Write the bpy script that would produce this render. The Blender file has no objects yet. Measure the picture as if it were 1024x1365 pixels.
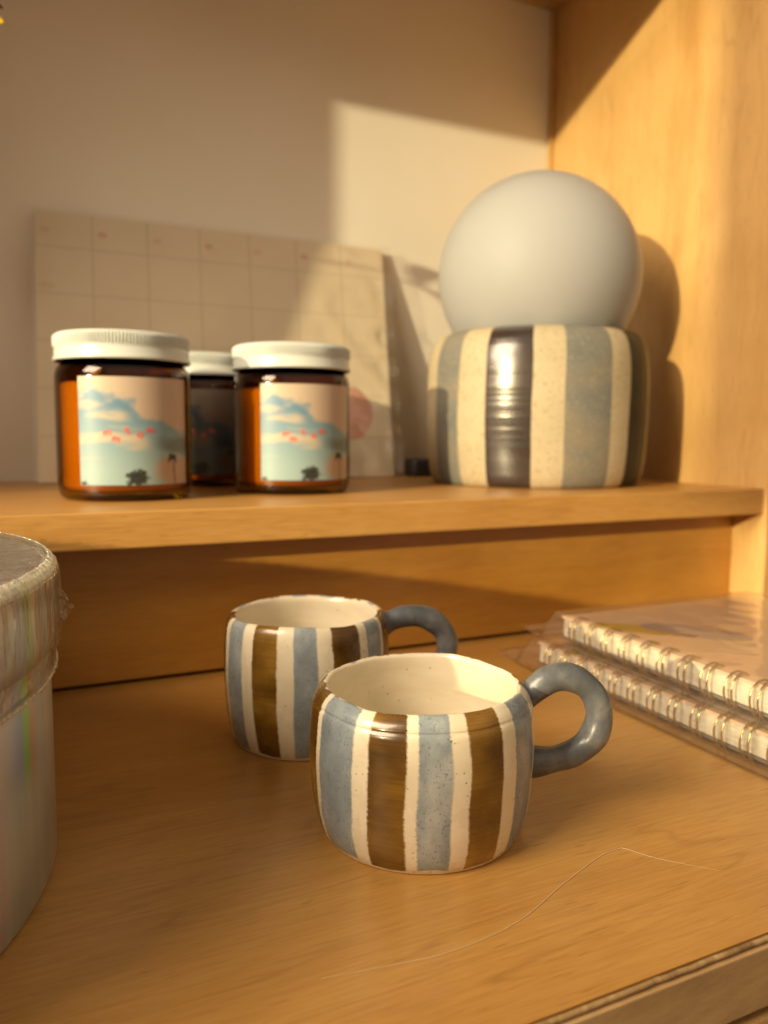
import bpy, bmesh, math, random
from mathutils import Vector, Matrix, noise as mnoise

random.seed(7)
SC = bpy.context.scene
COL = SC.collection
PI = math.pi

# ------------------------------------------------------------------ camera
cam = bpy.data.cameras.new('camera')
cam_o = bpy.data.objects.new('camera', cam)
COL.objects.link(cam_o)
cam_o.matrix_world = Matrix(((0.9048, 0.0374, -0.4243, 0.0),
                             (-0.4259, 0.0939, -0.8999, 0.0),
                             (0.0062, 0.9949, 0.1008, 0.1306),
                             (0, 0, 0, 1)))
cam.sensor_fit = 'VERTICAL'
cam.sensor_height = 36.0
cam.lens = 27.44
cam.clip_start = 0.01
cam.clip_end = 60
cam.dof.use_dof = True
cam.dof.focus_distance = 0.243
cam.dof.aperture_fstop = 10.5
SC.camera = cam_o

# ------------------------------------------------------------------ world
w = bpy.data.worlds.new('World')
SC.world = w
w.use_nodes = True
wn = w.node_tree.nodes
wl = w.node_tree.links
bg = wn['Background']
wtc = wn.new('ShaderNodeTexCoord')
wsep = wn.new('ShaderNodeSeparateXYZ')
wramp = wn.new('ShaderNodeValToRGB')
wmap = wn.new('ShaderNodeMapRange')
wl.new(wtc.outputs['Generated'], wsep.inputs[0])
wmap.inputs['From Min'].default_value = -1
wmap.inputs['From Max'].default_value = 1
wl.new(wsep.outputs['Z'], wmap.inputs['Value'])
wl.new(wmap.outputs[0], wramp.inputs[0])
e = wramp.color_ramp.elements
e[0].position, e[0].color = 0.30, (0.17, 0.085, 0.034, 1)
e[1].position, e[1].color = 0.85, (0.66, 0.49, 0.335, 1)
m_ = e.new(0.52)
m_.color = (0.42, 0.295, 0.185, 1)
# the room in front of the cabinet (towards -Y) is the bright side
wmf = wn.new('ShaderNodeMapRange')
wl.new(wsep.outputs['Y'], wmf.inputs['Value'])
wmf.inputs['From Min'].default_value, wmf.inputs['From Max'].default_value = 0.3, -0.9
wmf.inputs['To Min'].default_value, wmf.inputs['To Max'].default_value = 0.55, 1.5
wvm = wn.new('ShaderNodeVectorMath')
wvm.operation = 'SCALE'
wl.new(wramp.outputs[0], wvm.inputs[0])
wl.new(wmf.outputs[0], wvm.inputs['Scale'])
wl.new(wvm.outputs[0], bg.inputs['Color'])
bg.inputs['Strength'].default_value = 0.63

# ------------------------------------------------------------------ lamps: low warm sunlight through a window, and the window's soft light
SUN_TO = Vector((2.24, 1.0, -0.495)).normalized()
aim = Vector((0.2, 0.42, 0.12))


def aim_at(o, target):
    o.rotation_euler = (Vector(target) - o.location).to_track_quat('-Z', 'Y').to_euler()


sp = bpy.data.lights.new('low_sunlight', 'SPOT')
sp.energy = 3550 * 25
sp.color = (1.0, 0.82, 0.46)
sp.spot_size = math.radians(3.2)
sp.spot_blend = 0.1
sp.shadow_soft_size = 0.31
sp_o = bpy.data.objects.new('low_sunlight', sp)
sp_o.location = aim - SUN_TO * 40.0
COL.objects.link(sp_o)
aim_at(sp_o, aim)

ar = bpy.data.lights.new('window_light', 'AREA')
ar.shape = 'RECTANGLE'
ar.size, ar.size_y = 0.8, 0.75
ar.energy = 45
ar.color = (1.0, 0.80, 0.56)
ar_o = bpy.data.objects.new('window_light', ar)
ar_o.location = (-1.30, -0.05, 1.05)
COL.objects.link(ar_o)
aim_at(ar_o, (0.15, 0.3, 0.05))

vs = SC.view_settings
vs.view_transform = 'Standard'
vs.look = 'None'
vs.exposure = 0
vs.gamma = 1
vs.use_curve_mapping = False
SC.cycles.use_denoising = True
SC.cycles.max_bounces = 14
SC.cycles.transparent_max_bounces = 24
SC.cycles.sample_clamp_indirect = 6
SC.cycles.caustics_refractive = False
SC.cycles.caustics_reflective = False


# ------------------------------------------------------------------ helpers
def tag(o, label=None, cat=None, group=None, kind=None):
    if label: o['label'] = label
    if cat: o['category'] = cat
    if group: o['group'] = group
    if kind: o['kind'] = kind
    return o


def empty(name, loc, rz=0.0):
    o = bpy.data.objects.new(name, None)
    o.empty_display_size = 0.02
    o.location = loc
    o.rotation_euler = (0, 0, rz)
    COL.objects.link(o)
    return o


def link(name, bm, mats, parent=None, smooth=True, loc=(0, 0, 0), rot=(0, 0, 0)):
    me = bpy.data.meshes.new(name)
    bm.to_mesh(me)
    bm.free()
    for m in (mats if isinstance(mats, (list, tuple)) else [mats]):
        me.materials.append(m)
    if smooth:
        me.polygons.foreach_set('use_smooth', [True] * len(me.polygons))
    o = bpy.data.objects.new(name, me)
    o.location = loc
    o.rotation_euler = rot
    COL.objects.link(o)
    if parent: o.parent = parent
    return o


def box_bm(lo, hi, bevel=0.0012, seg=2, bm=None):
    new = bmesh.new()
    bmesh.ops.create_cube(new, size=1)
    c = [(a + b) / 2 for a, b in zip(lo, hi)]
    s = [b - a for a, b in zip(lo, hi)]
    for v in new.verts:
        v.co = Vector((c[i] + v.co[i] * s[i] for i in range(3)))
    if bevel:
        bmesh.ops.bevel(new, geom=new.edges[:], offset=bevel, segments=seg, affect='EDGES', profile=0.6)
    if bm is None:
        return new
    me = bpy.data.meshes.new('tmp')
    new.to_mesh(me)
    new.free()
    bm.from_mesh(me)
    bpy.data.meshes.remove(me)
    return bm


def lathe(profile, n=96, mat_of=None, warp=None, bm=None, cap_start=True, cap_end=True):
    """profile [(r,z)]; angle a runs from -180 to 180 deg with 0 facing local -Y; U=(a+180)/360, V=arc length fraction."""
    bm = bm or bmesh.new()
    uvl = bm.loops.layers.uv.get('UVMap') or bm.loops.layers.uv.new('UVMap')
    L = [0]
    for (r0, z0), (r1, z1) in zip(profile, profile[1:]):
        L.append(L[-1] + math.hypot(r1 - r0, z1 - z0))
    tot = L[-1]
    rings = []
    for k, (r, z) in enumerate(profile):
        if r < 1e-6:
            rings.append([bm.verts.new((0, 0, z))])
            continue
        ring = []
        for i in range(n):
            a = 2 * PI * i / n - PI
            rr, zz = (warp(a, r, z, k) if warp else (r, z))
            ring.append(bm.verts.new((rr * math.sin(a), -rr * math.cos(a), zz)))
        rings.append(ring)
    for k in range(len(profile) - 1):
        A, B = rings[k], rings[k + 1]
        for i in range(n):
            j = (i + 1) % n
            u0, u1 = i / n, (i + 1) / n
            v0, v1 = L[k] / tot, L[k + 1] / tot
            if len(A) == 1 and len(B) == 1:
                continue
            if len(A) == 1:
                vsq, uv = [A[0], B[j], B[i]], [(u0, v0), (u1, v1), (u0, v1)]
            elif len(B) == 1:
                vsq, uv = [A[i], A[j], B[0]], [(u0, v0), (u1, v0), (u0, v1)]
            else:
                vsq, uv = [A[i], A[j], B[j], B[i]], [(u0, v0), (u1, v0), (u1, v1), (u0, v1)]
            f = bm.faces.new(vsq)
            for lp, t in zip(f.loops, uv):
                lp[uvl].uv = t
            if mat_of: f.material_index = mat_of(k)
    return bm


def spline(pts, per=8):
    """Catmull-Rom through points (tuples of any length)."""
    P = [Vector(p) for p in pts]
    P = [P[0] * 2 - P[1]] + P + [P[-1] * 2 - P[-2]]
    out = []
    for i in range(1, len(P) - 2):
        for s in range(per):
            t = s / per
            a, b, c, d = P[i - 1], P[i], P[i + 1], P[i + 2]
            out.append(0.5 * ((2 * b) + (c - a) * t + (2 * a - 5 * b + 4 * c - d) * t * t + (3 * b - a - 3 * c + d) * t ** 3))
    out.append(P[-2].copy())
    return out


def tube(pts, radius, seg=12, bm=None, closed=False, cap=True):
    bm = bm or bmesh.new()
    P = [Vector(p) for p in pts]
    n = len(P)
    rf = radius if callable(radius) else (lambda t: radius)
    prev = None
    rings = []
    for i in range(n):
        if closed:
            t = (P[(i + 1) % n] - P[i - 1]).normalized()
        else:
            t = (P[min(i + 1, n - 1)] - P[max(i - 1, 0)]).normalized()
        if prev is None:
            ref = Vector((0, 0, 1)) if abs(t.z) < 0.9 else Vector((1, 0, 0))
            nx = t.cross(ref).normalized()
        else:
            nx = (prev - t * prev.dot(t)).normalized()
        prev = nx
        ny = t.cross(nx)
        r = rf(i / max(1, n - 1))
        rings.append([bm.verts.new(P[i] + (nx * math.cos(2 * PI * k / seg) + ny * math.sin(2 * PI * k / seg)) * r) for k in range(seg)])
    for i in range(n if closed else n - 1):
        A, B = rings[i], rings[(i + 1) % n]
        for k in range(seg):
            bm.faces.new((A[k], A[(k + 1) % seg], B[(k + 1) % seg], B[k]))
    if cap and not closed:
        bm.faces.new(rings[0][::-1])
        bm.faces.new(rings[-1])
    return bm


# ------------------------------------------------------------------ node helpers
class NT:
    def __init__(s, name):
        s.m = bpy.data.materials.new(name)
        s.m.use_nodes = True
        s.t = s.m.node_tree
        s.bsdf = s.t.nodes['Principled BSDF']
        s.out = s.t.nodes['Material Output']

    def n(s, typ, **kw):
        nd = s.t.nodes.new(typ)
        for k, v in kw.items():
            setattr(nd, k, v)
        return nd

    def set(s, sock, v):
        if hasattr(v, 'is_output') or isinstance(v, bpy.types.NodeSocket):
            s.t.links.new(v, sock)
        else:
            if sock.type == 'RGBA' and len(v) == 3: v = (*v, 1)
            sock.default_value = v

    def p(s, **kw):
        names = dict(base='Base Color', rough='Roughness', metal='Metallic', normal='Normal', coat='Coat Weight', coat_rough='Coat Roughness',
                     ior='IOR', spec='Specular IOR Level', sss='Subsurface Weight', sss_scale='Subsurface Scale', sheen='Sheen Weight', trans='Transmission Weight', aniso='Anisotropic')
        for k, v in kw.items():
            s.set(s.bsdf.inputs[names[k]], v)

    def obj(s):
        return s.n('ShaderNodeTexCoord').outputs['Object']

    def uv(s):
        return s.n('ShaderNodeTexCoord').outputs['UV']

    def mapping(s, vec, scale=(1, 1, 1), loc=(0, 0, 0), rot=(0, 0, 0)):
        nd = s.n('ShaderNodeMapping')
        s.set(nd.inputs['Vector'], vec)
        nd.inputs['Scale'].default_value = scale
        nd.inputs['Location'].default_value = loc
        nd.inputs['Rotation'].default_value = rot
        return nd.outputs[0]

    def noise(s, vec, scale, detail=3, rough=0.55, dist=0.0, col=False):
        nd = s.n('ShaderNodeTexNoise')
        s.set(nd.inputs['Vector'], vec)
        nd.inputs['Scale'].default_value = scale
        nd.inputs['Detail'].default_value = detail
        nd.inputs['Roughness'].default_value = rough
        nd.inputs['Distortion'].default_value = dist
        return nd.outputs['Color' if col else 'Fac']

    def voro(s, vec, scale, feature='F1', out='Distance', rnd=1.0):
        nd = s.n('ShaderNodeTexVoronoi', feature=feature)
        s.set(nd.inputs['Vector'], vec)
        nd.inputs['Scale'].default_value = scale
        nd.inputs['Randomness'].default_value = rnd
        return nd.outputs[out]

    def ramp(s, fac, stops, interp='LINEAR'):
        nd = s.n('ShaderNodeValToRGB')
        nd.color_ramp.interpolation = interp
        s.set(nd.inputs[0], fac)
        els = nd.color_ramp.elements
        while len(els) > 1: els.remove(els[-1])
        for i, (pos, c) in enumerate(stops):
            if not isinstance(c, (tuple, list)): c = (c, c, c)
            el = els[0] if i == 0 else els.new(pos)
            el.position = pos
            el.color = (*c, 1)
        return nd.outputs[0]

    def math(s, op, a, b=0.0, c=0.0, clamp=False):
        nd = s.n('ShaderNodeMath', operation=op)
        nd.use_clamp = clamp
        for i, v in enumerate((a, b, c)):
            s.set(nd.inputs[i], v)
        return nd.outputs[0]

    def mix(s, fac, a, b, mode='MIX'):
        nd = s.n('ShaderNodeMix', data_type='RGBA', blend_type=mode)
        s.set(nd.inputs[0], fac)
        s.set(nd.inputs[6], a)
        s.set(nd.inputs[7], b)
        return nd.outputs[2]

    def remap(s, v, a, b, c, d):
        nd = s.n('ShaderNodeMapRange')
        s.set(nd.inputs[0], v)
        for i, x in enumerate((a, b, c, d)): nd.inputs[i + 1].default_value = x
        return nd.outputs[0]

    def bump(s, h, strength=0.2, dist=0.001, normal=None):
        nd = s.n('ShaderNodeBump')
        s.set(nd.inputs['Height'], h)
        nd.inputs['Strength'].default_value = strength
        nd.inputs['Distance'].default_value = dist
        if normal is not None: s.set(nd.inputs['Normal'], normal)
        return nd.outputs[0]

    def sep(s, vec):
        nd = s.n('ShaderNodeSeparateXYZ')
        s.set(nd.inputs[0], vec)
        return nd.outputs

    def comb(s, x, y, z):
        nd = s.n('ShaderNodeCombineXYZ')
        for i, v in enumerate((x, y, z)): s.set(nd.inputs[i], v)
        return nd.outputs[0]


def plain(name, col, rough=0.5, metal=0.0, **kw):
    t = NT(name)
    t.p(base=col, rough=rough, metal=metal, **kw)
    return t.m


# ------------------------------------------------------------------ materials
def wood(name, axis='X', base=(0.56, 0.34, 0.125), dark=(0.40, 0.21, 0.062), light=(0.66, 0.44, 0.18), rough=0.38, seed=0.0, fleck=True, coat=0.25, lines=0.75, veins=0.3, fib=0.6):
    t = NT(name)
    o = t.obj()
    warp = t.noise(t.mapping(o, (3, 3, 3), (seed, seed * 2, 0)), 1.0, 2, 0.5, 0, col=True)
    wv = t.n('ShaderNodeVectorMath', operation='MULTIPLY_ADD')
    t.set(wv.inputs[0], warp)
    wv.inputs[1].default_value = (0.035, 0.035, 0.035)
    t.set(wv.inputs[2], o)
    wo = wv.outputs[0]
    ax = 'XYZ'.index(axis)

    def sc(along, across):
        v = [across] * 3
        v[ax] = along
        return tuple(v)
    broad = t.noise(t.mapping(wo, sc(2.4, 13), (seed, 0, seed)), 1.0, 3, 0.55, 0.3)
    grow = t.noise(t.mapping(wo, sc(2.5, 75), (seed * 3, 1, 0)), 1.0, 3, 0.6, 0.6)
    fibre = t.noise(t.mapping(o, sc(60, 1100), (0, seed, 0)), 1.0, 3, 0.65)
    flame = t.noise(t.mapping(wo, (9, 9, 9), (seed, 2, 5)), 1.0, 2, 0.5, 1.2)
    c = t.ramp(broad, [(0.30, dark), (0.47, base), (0.62, base), (0.78, light)])
    g = t.ramp(grow, [(0.38, (0.80, 0.72, 0.62)), (0.52, (1, 1, 1)), (0.70, (1.04, 1.05, 1.06))])
    c = t.mix(lines, c, g, 'MULTIPLY')
    fl = t.ramp(flame, [(0.35, (0.84, 0.78, 0.70)), (0.6, (1.05, 1.06, 1.06))])
    c = t.mix(0.45, c, fl, 'MULTIPLY')
    fb = t.ramp(fibre, [(0.34, (0.80, 0.74, 0.68)), (0.52, (1, 1, 1)), (0.70, (1.12, 1.15, 1.20))])
    c = t.mix(fib, c, fb, 'MULTIPLY')
    if fleck:
        pore = t.noise(t.mapping(o, sc(90, 900), (5, seed, 2)), 1.0, 1, 0.5)
        c = t.mix(t.ramp(pore, [(0.68, 0), (0.76, 0.45)]), c, (dark[0] * .5, dark[1] * .45, dark[2] * .4))
        vein = t.noise(t.mapping(wo, sc(3.0, 40), (seed, 7, 3)), 1.0, 2, 0.5, 0.3)
        vb = t.math('ABSOLUTE', t.math('SUBTRACT', vein, 0.52))
        c = t.mix(t.ramp(vb, [(0.0, veins), (0.010, 0.0)]), c, (dark[0] * .62, dark[1] * .55, dark[2] * .5))
    t.p(base=c, rough=t.remap(broad, 0.3, 0.7, rough - 0.05, rough + 0.08), coat=coat, coat_rough=0.32,
        normal=t.bump(fibre, 0.16, 0.0006))
    return t.m


M = {}
M['table_wood'] = wood('maple_tabletop', 'X', base=(0.490, 0.265, 0.069), dark=(0.420, 0.208, 0.048), light=(0.54, 0.312, 0.094), seed=1.3, rough=0.33, lines=0.24, veins=0.32)
M['shelf_wood'] = wood('maple_shelf', 'X', base=(0.51, 0.272, 0.070), dark=(0.46, 0.228, 0.052), light=(0.55, 0.312, 0.092), seed=4.1, rough=0.42, lines=0.2, veins=0.2)
M['riser_wood'] = wood('maple_riser', 'X', base=(0.47, 0.232, 0.038), dark=(0.42, 0.195, 0.028), light=(0.52, 0.270, 0.052), seed=7.7, rough=0.40, fleck=False, lines=0.35)
M['side_wood'] = wood('maple_side', 'Z', base=(0.60, 0.375, 0.142), dark=(0.47, 0.270, 0.088), light=(0.69, 0.465, 0.205), seed=2.6, rough=0.42, fleck=True, lines=0.16, veins=0.28, fib=0.4)


def wall_paint():
    t = NT('matt_wall_paint')
    o = t.obj()
    n = t.noise(o, 6, 3)
    c = t.ramp(n, [(0.3, (0.77, 0.74, 0.67)), (0.7, (0.82, 0.79, 0.73))])
    t.p(base=c, rough=0.75, normal=t.bump(t.noise(o, 380, 2), 0.12, 0.0006))
    return t.m


M['wall'] = wall_paint()


def ply_edge():
    t = NT('rough_sanded_edge')
    o = t.obj()
    n = t.noise(t.mapping(o, (18, 60, 60)), 1.0, 4, 0.6)
    n2 = t.noise(t.mapping(o, (90, 220, 220)), 1.0, 3, 0.6)
    c = t.ramp(n, [(0.3, (0.40, 0.25, 0.105)), (0.55, (0.50, 0.325, 0.145)), (0.75, (0.58, 0.40, 0.20))])
    c = t.mix(0.3, c, t.ramp(n2, [(0.35, (0.75, 0.72, 0.68)), (0.65, (1.1, 1.1, 1.1))]), 'MULTIPLY')
    t.p(base=c, rough=0.65, normal=t.bump(n2, 0.3, 0.0008))
    return t.m


M['ply_edge'] = ply_edge()


def lip_mat():
    t = NT('chipped_veneer_lip')
    o = t.obj()
    n = t.noise(t.mapping(o, (260, 90, 90)), 1.0, 3, 0.6)
    c = t.ramp(n, [(0.30, (0.22, 0.135, 0.055)), (0.46, (0.34, 0.215, 0.09)), (0.60, (0.42, 0.28, 0.125)), (0.74, (0.56, 0.40, 0.21))])
    t.p(base=c, rough=0.5, normal=t.bump(n, 0.5, 0.001))
    return t.m


M['lip'] = lip_mat()
M['dark_gap'] = plain('dark_recess', (0.05, 0.028, 0.010), 0.8)

CREAM, BLUE, BROWN = 0.0, 0.5, 1.0


def ang(*stops):
    """(degrees, kind) pairs around the pot -> ramp stops on U."""
    return [((d + 180) / 360, k) for d, k in stops]


def mug_outer(name, stops, rim_v, seed):
    t = NT(name)
    uv = t.uv()
    o = t.obj()
    s = t.sep(uv)
    nz = t.sep(o)[2]
    # hand-painted edges: slow wander down the wall plus a fine bristly ripple
    wob = t.noise(t.mapping(o, (30, 30, 38), (seed, 0, 0)), 1.0, 2, 0.5)
    rip = t.noise(t.mapping(o, (120, 120, 1100), (0, seed, 0)), 1.0, 2, 0.7)
    u = t.math('MULTIPLY_ADD', t.math('SUBTRACT', wob, 0.5), 0.013, s[0])
    u = t.math('MULTIPLY_ADD', t.math('SUBTRACT', rip, 0.5), 0.0042, u)
    u = t.math('MULTIPLY_ADD', t.math('SUBTRACT', t.noise(o, 9000, 0, 0.5), 0.5), 0.0075, u)
    kind = t.ramp(u, stops, 'CONSTANT')
    isblue = t.math('MULTIPLY', t.math('GREATER_THAN', kind, 0.1), t.math('LESS_THAN', kind, 0.6))
    isbrown = t.math('GREATER_THAN', kind, 0.6)
    # stripes stop part-way over the lip
    edge = t.math('MULTIPLY_ADD', t.math('SUBTRACT', t.noise(t.mapping(o, (150, 150, 150)), 1.0, 2), 0.5), 0.034, s[1])
    on = t.math('LESS_THAN', edge, rim_v)
    isblue = t.math('MULTIPLY', isblue, on)
    isbrown = t.math('MULTIPLY', isbrown, on)
    cloud = t.noise(o, 70, 4, 0.6)
    cream = t.ramp(cloud, [(0.3, (0.70, 0.62, 0.46)), (0.6, (0.78, 0.71, 0.54)), (0.8, (0.82, 0.76, 0.60))])
    b1 = t.noise(t.mapping(o, (60, 60, 40), (seed, 3, 0)), 1.0, 4, 0.65)
    b2 = t.noise(t.mapping(o, (200, 200, 60), (seed, 9, 0)), 1.0, 3, 0.6)
    blue = t.ramp(b1, [(0.30, (0.19, 0.228, 0.262)), (0.5, (0.272, 0.318, 0.345)), (0.68, (0.44, 0.475, 0.465))])
    blue = t.mix(0.4, blue, t.ramp(b2, [(0.3, (0.75, 0.78, 0.82)), (0.7, (1.15, 1.12, 1.08))]), 'MULTIPLY')
    grain = t.noise(o, 1250, 2, 0.6)
    blue = t.mix(t.ramp(grain, [(0.61, 0), (0.67, 0.6)]), blue, (0.07, 0.085, 0.105))
    # brush drags horizontally: thin where it ran dry, thick where it pooled
    st = t.noise(t.mapping(o, (45, 45, 1700), (seed, 0, 2)), 1.0, 3, 0.7)
    pool = t.noise(t.mapping(o, (34, 34, 46), (0, 0, seed)), 1.0, 3, 0.5)
    bf = t.math('MULTIPLY_ADD', st, 0.17, t.math('MULTIPLY', pool, 0.83))
    brown = t.ramp(bf, [(0.36, (0.060, 0.027, 0.003)), (0.46, (0.120, 0.058, 0.007)), (0.56, (0.205, 0.105, 0.012)), (0.68, (0.37, 0.215, 0.040))])
    foot = t.math('LESS_THAN', nz, t.math('MULTIPLY_ADD', t.noise(t.mapping(o, (60, 60, 60)), 1.0, 2), 0.0042, -0.0004))
    notfoot = t.math('SUBTRACT', 1.0, foot)
    isblue = t.math('MULTIPLY', isblue, notfoot)
    isbrown = t.math('MULTIPLY', isbrown, notfoot)
    c = t.mix(isblue, cream, blue)
    c = t.mix(isbrown, c, brown)
    spk = t.voro(o, 520)
    dots = t.ramp(spk, [(0.10, 1), (0.18, 0)])
    sel = t.ramp(t.noise(o, 210, 1), [(0.56, 0), (0.60, 1)])
    c = t.mix(t.math('MULTIPLY', t.math('MULTIPLY', dots, sel), 0.75), c, (0.05, 0.035, 0.025))
    h = t.math('MULTIPLY_ADD', cloud, 0.5, t.math('MULTIPLY', t.math('ADD', isblue, isbrown), 0.22))
    h = t.math('MULTIPLY_ADD', st, 0.12, h)
    t.p(base=c, rough=t.remap(cloud, 0.3, 0.7, 0.20, 0.34), coat=0.3, coat_rough=0.08, normal=t.bump(h, 0.25, 0.0009))
    return t.m


def mug_inner():
    t = NT('cream_glaze')
    o = t.obj()
    cloud = t.noise(t.mapping(o, (40, 40, 110)), 1.0, 4, 0.6)
    c = t.ramp(cloud, [(0.3, (0.68, 0.60, 0.44)), (0.6, (0.76, 0.69, 0.53)), (0.8, (0.80, 0.74, 0.60))])
    dots = t.ramp(t.voro(o, 240), [(0.07, 1), (0.13, 0)])
    sel = t.ramp(t.noise(o, 160, 1), [(0.55, 0), (0.6, 1)])
    c = t.mix(t.math('MULTIPLY', t.math('MULTIPLY', dots, sel), 0.5), c, (0.25, 0.15, 0.08))
    t.p(base=c, rough=0.28, coat=0.5, coat_rough=0.12, normal=t.bump(cloud, 0.3, 0.0009))
    return t.m


def handle_glaze():
    t = NT('slate_blue_glaze')
    o = t.obj()
    n = t.noise(o, 75, 4, 0.6)
    c = t.ramp(n, [(0.3, (0.060, 0.068, 0.080)), (0.5, (0.095, 0.105, 0.118)), (0.64, (0.155, 0.160, 0.165)), (0.76, (0.27, 0.25, 0.22))])
    grain = t.noise(o, 1500, 2, 0.6)
    c = t.mix(t.ramp(grain, [(0.60, 0), (0.70, 0.5)]), c, (0.05, 0.06, 0.08))
    t.p(base=c, rough=0.36, coat=0.3, coat_rough=0.2, normal=t.bump(n, 0.45, 0.0014))
    return t.m


M['mug_in'] = mug_inner()
M['handle'] = handle_glaze()

S1 = ang((-180, CREAM), (-168, BROWN), (-147, CREAM), (-137, BLUE), (-115, CREAM), (-100, BROWN), (-63, CREAM), (-58, BLUE), (-34.5, CREAM), (-26.5, BROWN), (-8, CREAM), (-2, BLUE), (13, CREAM),
         (22.5, BROWN), (40, CREAM), (50.5, BLUE), (73, CREAM), (86, BROWN), (106, CREAM), (113, BLUE), (133, CREAM), (141, BROWN), (161, CREAM), (168, BLUE))
S2 = ang((-180, BLUE), (-168, CREAM), (-155, BROWN), (-138, CREAM), (-125, BLUE), (-108, CREAM), (-97, BROWN), (-74, CREAM), (-67, BLUE), (-48, CREAM), (-38.5, BROWN), (-20, CREAM), (-9.5, BLUE), (7, CREAM),
         (15.5, BROWN), (36, CREAM), (43, BLUE), (60, CREAM), (64, BROWN), (88, CREAM), (98, BLUE), (116, CREAM), (126, BROWN), (145, CREAM), (156, BLUE), (168, CREAM))


def lamp_glaze():
    t = NT('striped_stoneware')
    uv = t.uv()
    o = t.obj()
    s = t.sep(uv)
    wob = t.noise(t.mapping(o, (14, 14, 14)), 1.0, 2)
    u = t.math('MULTIPLY_ADD', t.math('SUBTRACT', wob, 0.5), 0.012, s[0])
    C, G, K, D = 0.0, 0.35, 0.7, 1.0
    st = [(0.0, C)] + [((a + 2.2 + 180) / 360, k) for a, k in [(-165, G), (-140, C), (-122, D), (-100, C), (-97, K), (-80, C), (-62, G), (-42.5, C), (-27.5, K), (-4, C), (11, G), (34.5, C), (48, D), (70, C), (90, G), (112, C), (130, K), (155, C), (170, G)]]
    kind = t.ramp(u, st, 'CONSTANT')
    isg = t.math('MULTIPLY', t.math('GREATER_THAN', kind, 0.2), t.math('LESS_THAN', kind, 0.5))
    isk = t.math('MULTIPLY', t.math('GREATER_THAN', kind, 0.5), t.math('LESS_THAN', kind, 0.85))
    isd = t.math('GREATER_THAN', kind, 0.85)
    grit = t.noise(o, 420, 2, 0.6)
    cloud = t.noise(o, 22, 4, 0.6)
    cream = t.ramp(cloud, [(0.3, (0.39, 0.33, 0.215)), (0.7, (0.46, 0.395, 0.27))])
    cream = t.mix(t.ramp(grit, [(0.56, 0), (0.66, 0.6)]), cream, (0.28, 0.19, 0.10))
    gr = t.noise(t.mapping(o, (16, 16, 26)), 1.0, 4, 0.65)
    grey = t.ramp(gr, [(0.30, (0.125, 0.133, 0.130)), (0.5, (0.165, 0.165, 0.150)), (0.68, (0.215, 0.185, 0.135)), (0.84, (0.25, 0.13, 0.075))])
    grey = t.mix(t.ramp(grit, [(0.54, 0), (0.66, 0.5)]), grey, (0.29, 0.26, 0.20))
    blk = t.ramp(cloud, [(0.35, (0.035, 0.026, 0.024)), (0.62, (0.060, 0.045, 0.040)), (0.75, (0.11, 0.045, 0.030))])
    dk = t.ramp(gr, [(0.35, (0.018, 0.021, 0.014)), (0.7, (0.042, 0.042, 0.026))])
    c = t.mix(isg, cream, grey)
    c = t.mix(isk, c, blk)
    c = t.mix(isd, c, dk)
    gl = t.math('MULTIPLY_ADD', isd, 0.25, isk)
    rough = t.math('MULTIPLY_ADD', gl, -0.36, 0.60)
    z = t.sep(o)[2]
    ringn = t.noise(t.comb(0.0, 0.0, t.math('MULTIPLY', z, 120.0)), 1.0, 2, 0.6)
    h = t.math('MULTIPLY', ringn, t.math('MULTIPLY_ADD', isk, 1.0, 0.10))
    h = t.math('MULTIPLY_ADD', grit, 0.03, h)
    t.p(base=c, rough=rough, coat=t.math('MULTIPLY', gl, 0.8), coat_rough=0.18, metal=t.math('MULTIPLY', isk, 0.25), spec=t.math('MULTIPLY_ADD', isd, -0.4, 0.5), normal=t.bump(h, 0.5, 0.0025))
    return t.m


M['lamp_glaze'] = lamp_glaze()


def opal():
    t = NT('frosted_opal_glass')
    d = t.n('ShaderNodeBsdfDiffuse')
    tr = t.n('ShaderNodeBsdfTranslucent')
    g = t.n('ShaderNodeBsdfGlossy')
    d.inputs[0].default_value = (0.74, 0.755, 0.77, 1)
    tr.inputs[0].default_value = (0.88, 0.90, 0.91, 1)
    g.inputs['Roughness'].default_value = 0.5
    mx = t.n('ShaderNodeMixShader')
    mx.inputs[0].default_value = 0.60
    t.t.links.new(d.outputs[0], mx.inputs[1])
    t.t.links.new(tr.outputs[0], mx.inputs[2])
    fr = t.n('ShaderNodeFresnel')
    fr.inputs[0].default_value = 1.25
    m2 = t.n('ShaderNodeMixShader')
    t.t.links.new(fr.outputs[0], m2.inputs[0])
    t.t.links.new(mx.outputs[0], m2.inputs[1])
    t.t.links.new(g.outputs[0], m2.inputs[2])
    t.t.links.new(m2.outputs[0], t.out.inputs[0])
    return t.m


M['opal'] = opal()


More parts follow.
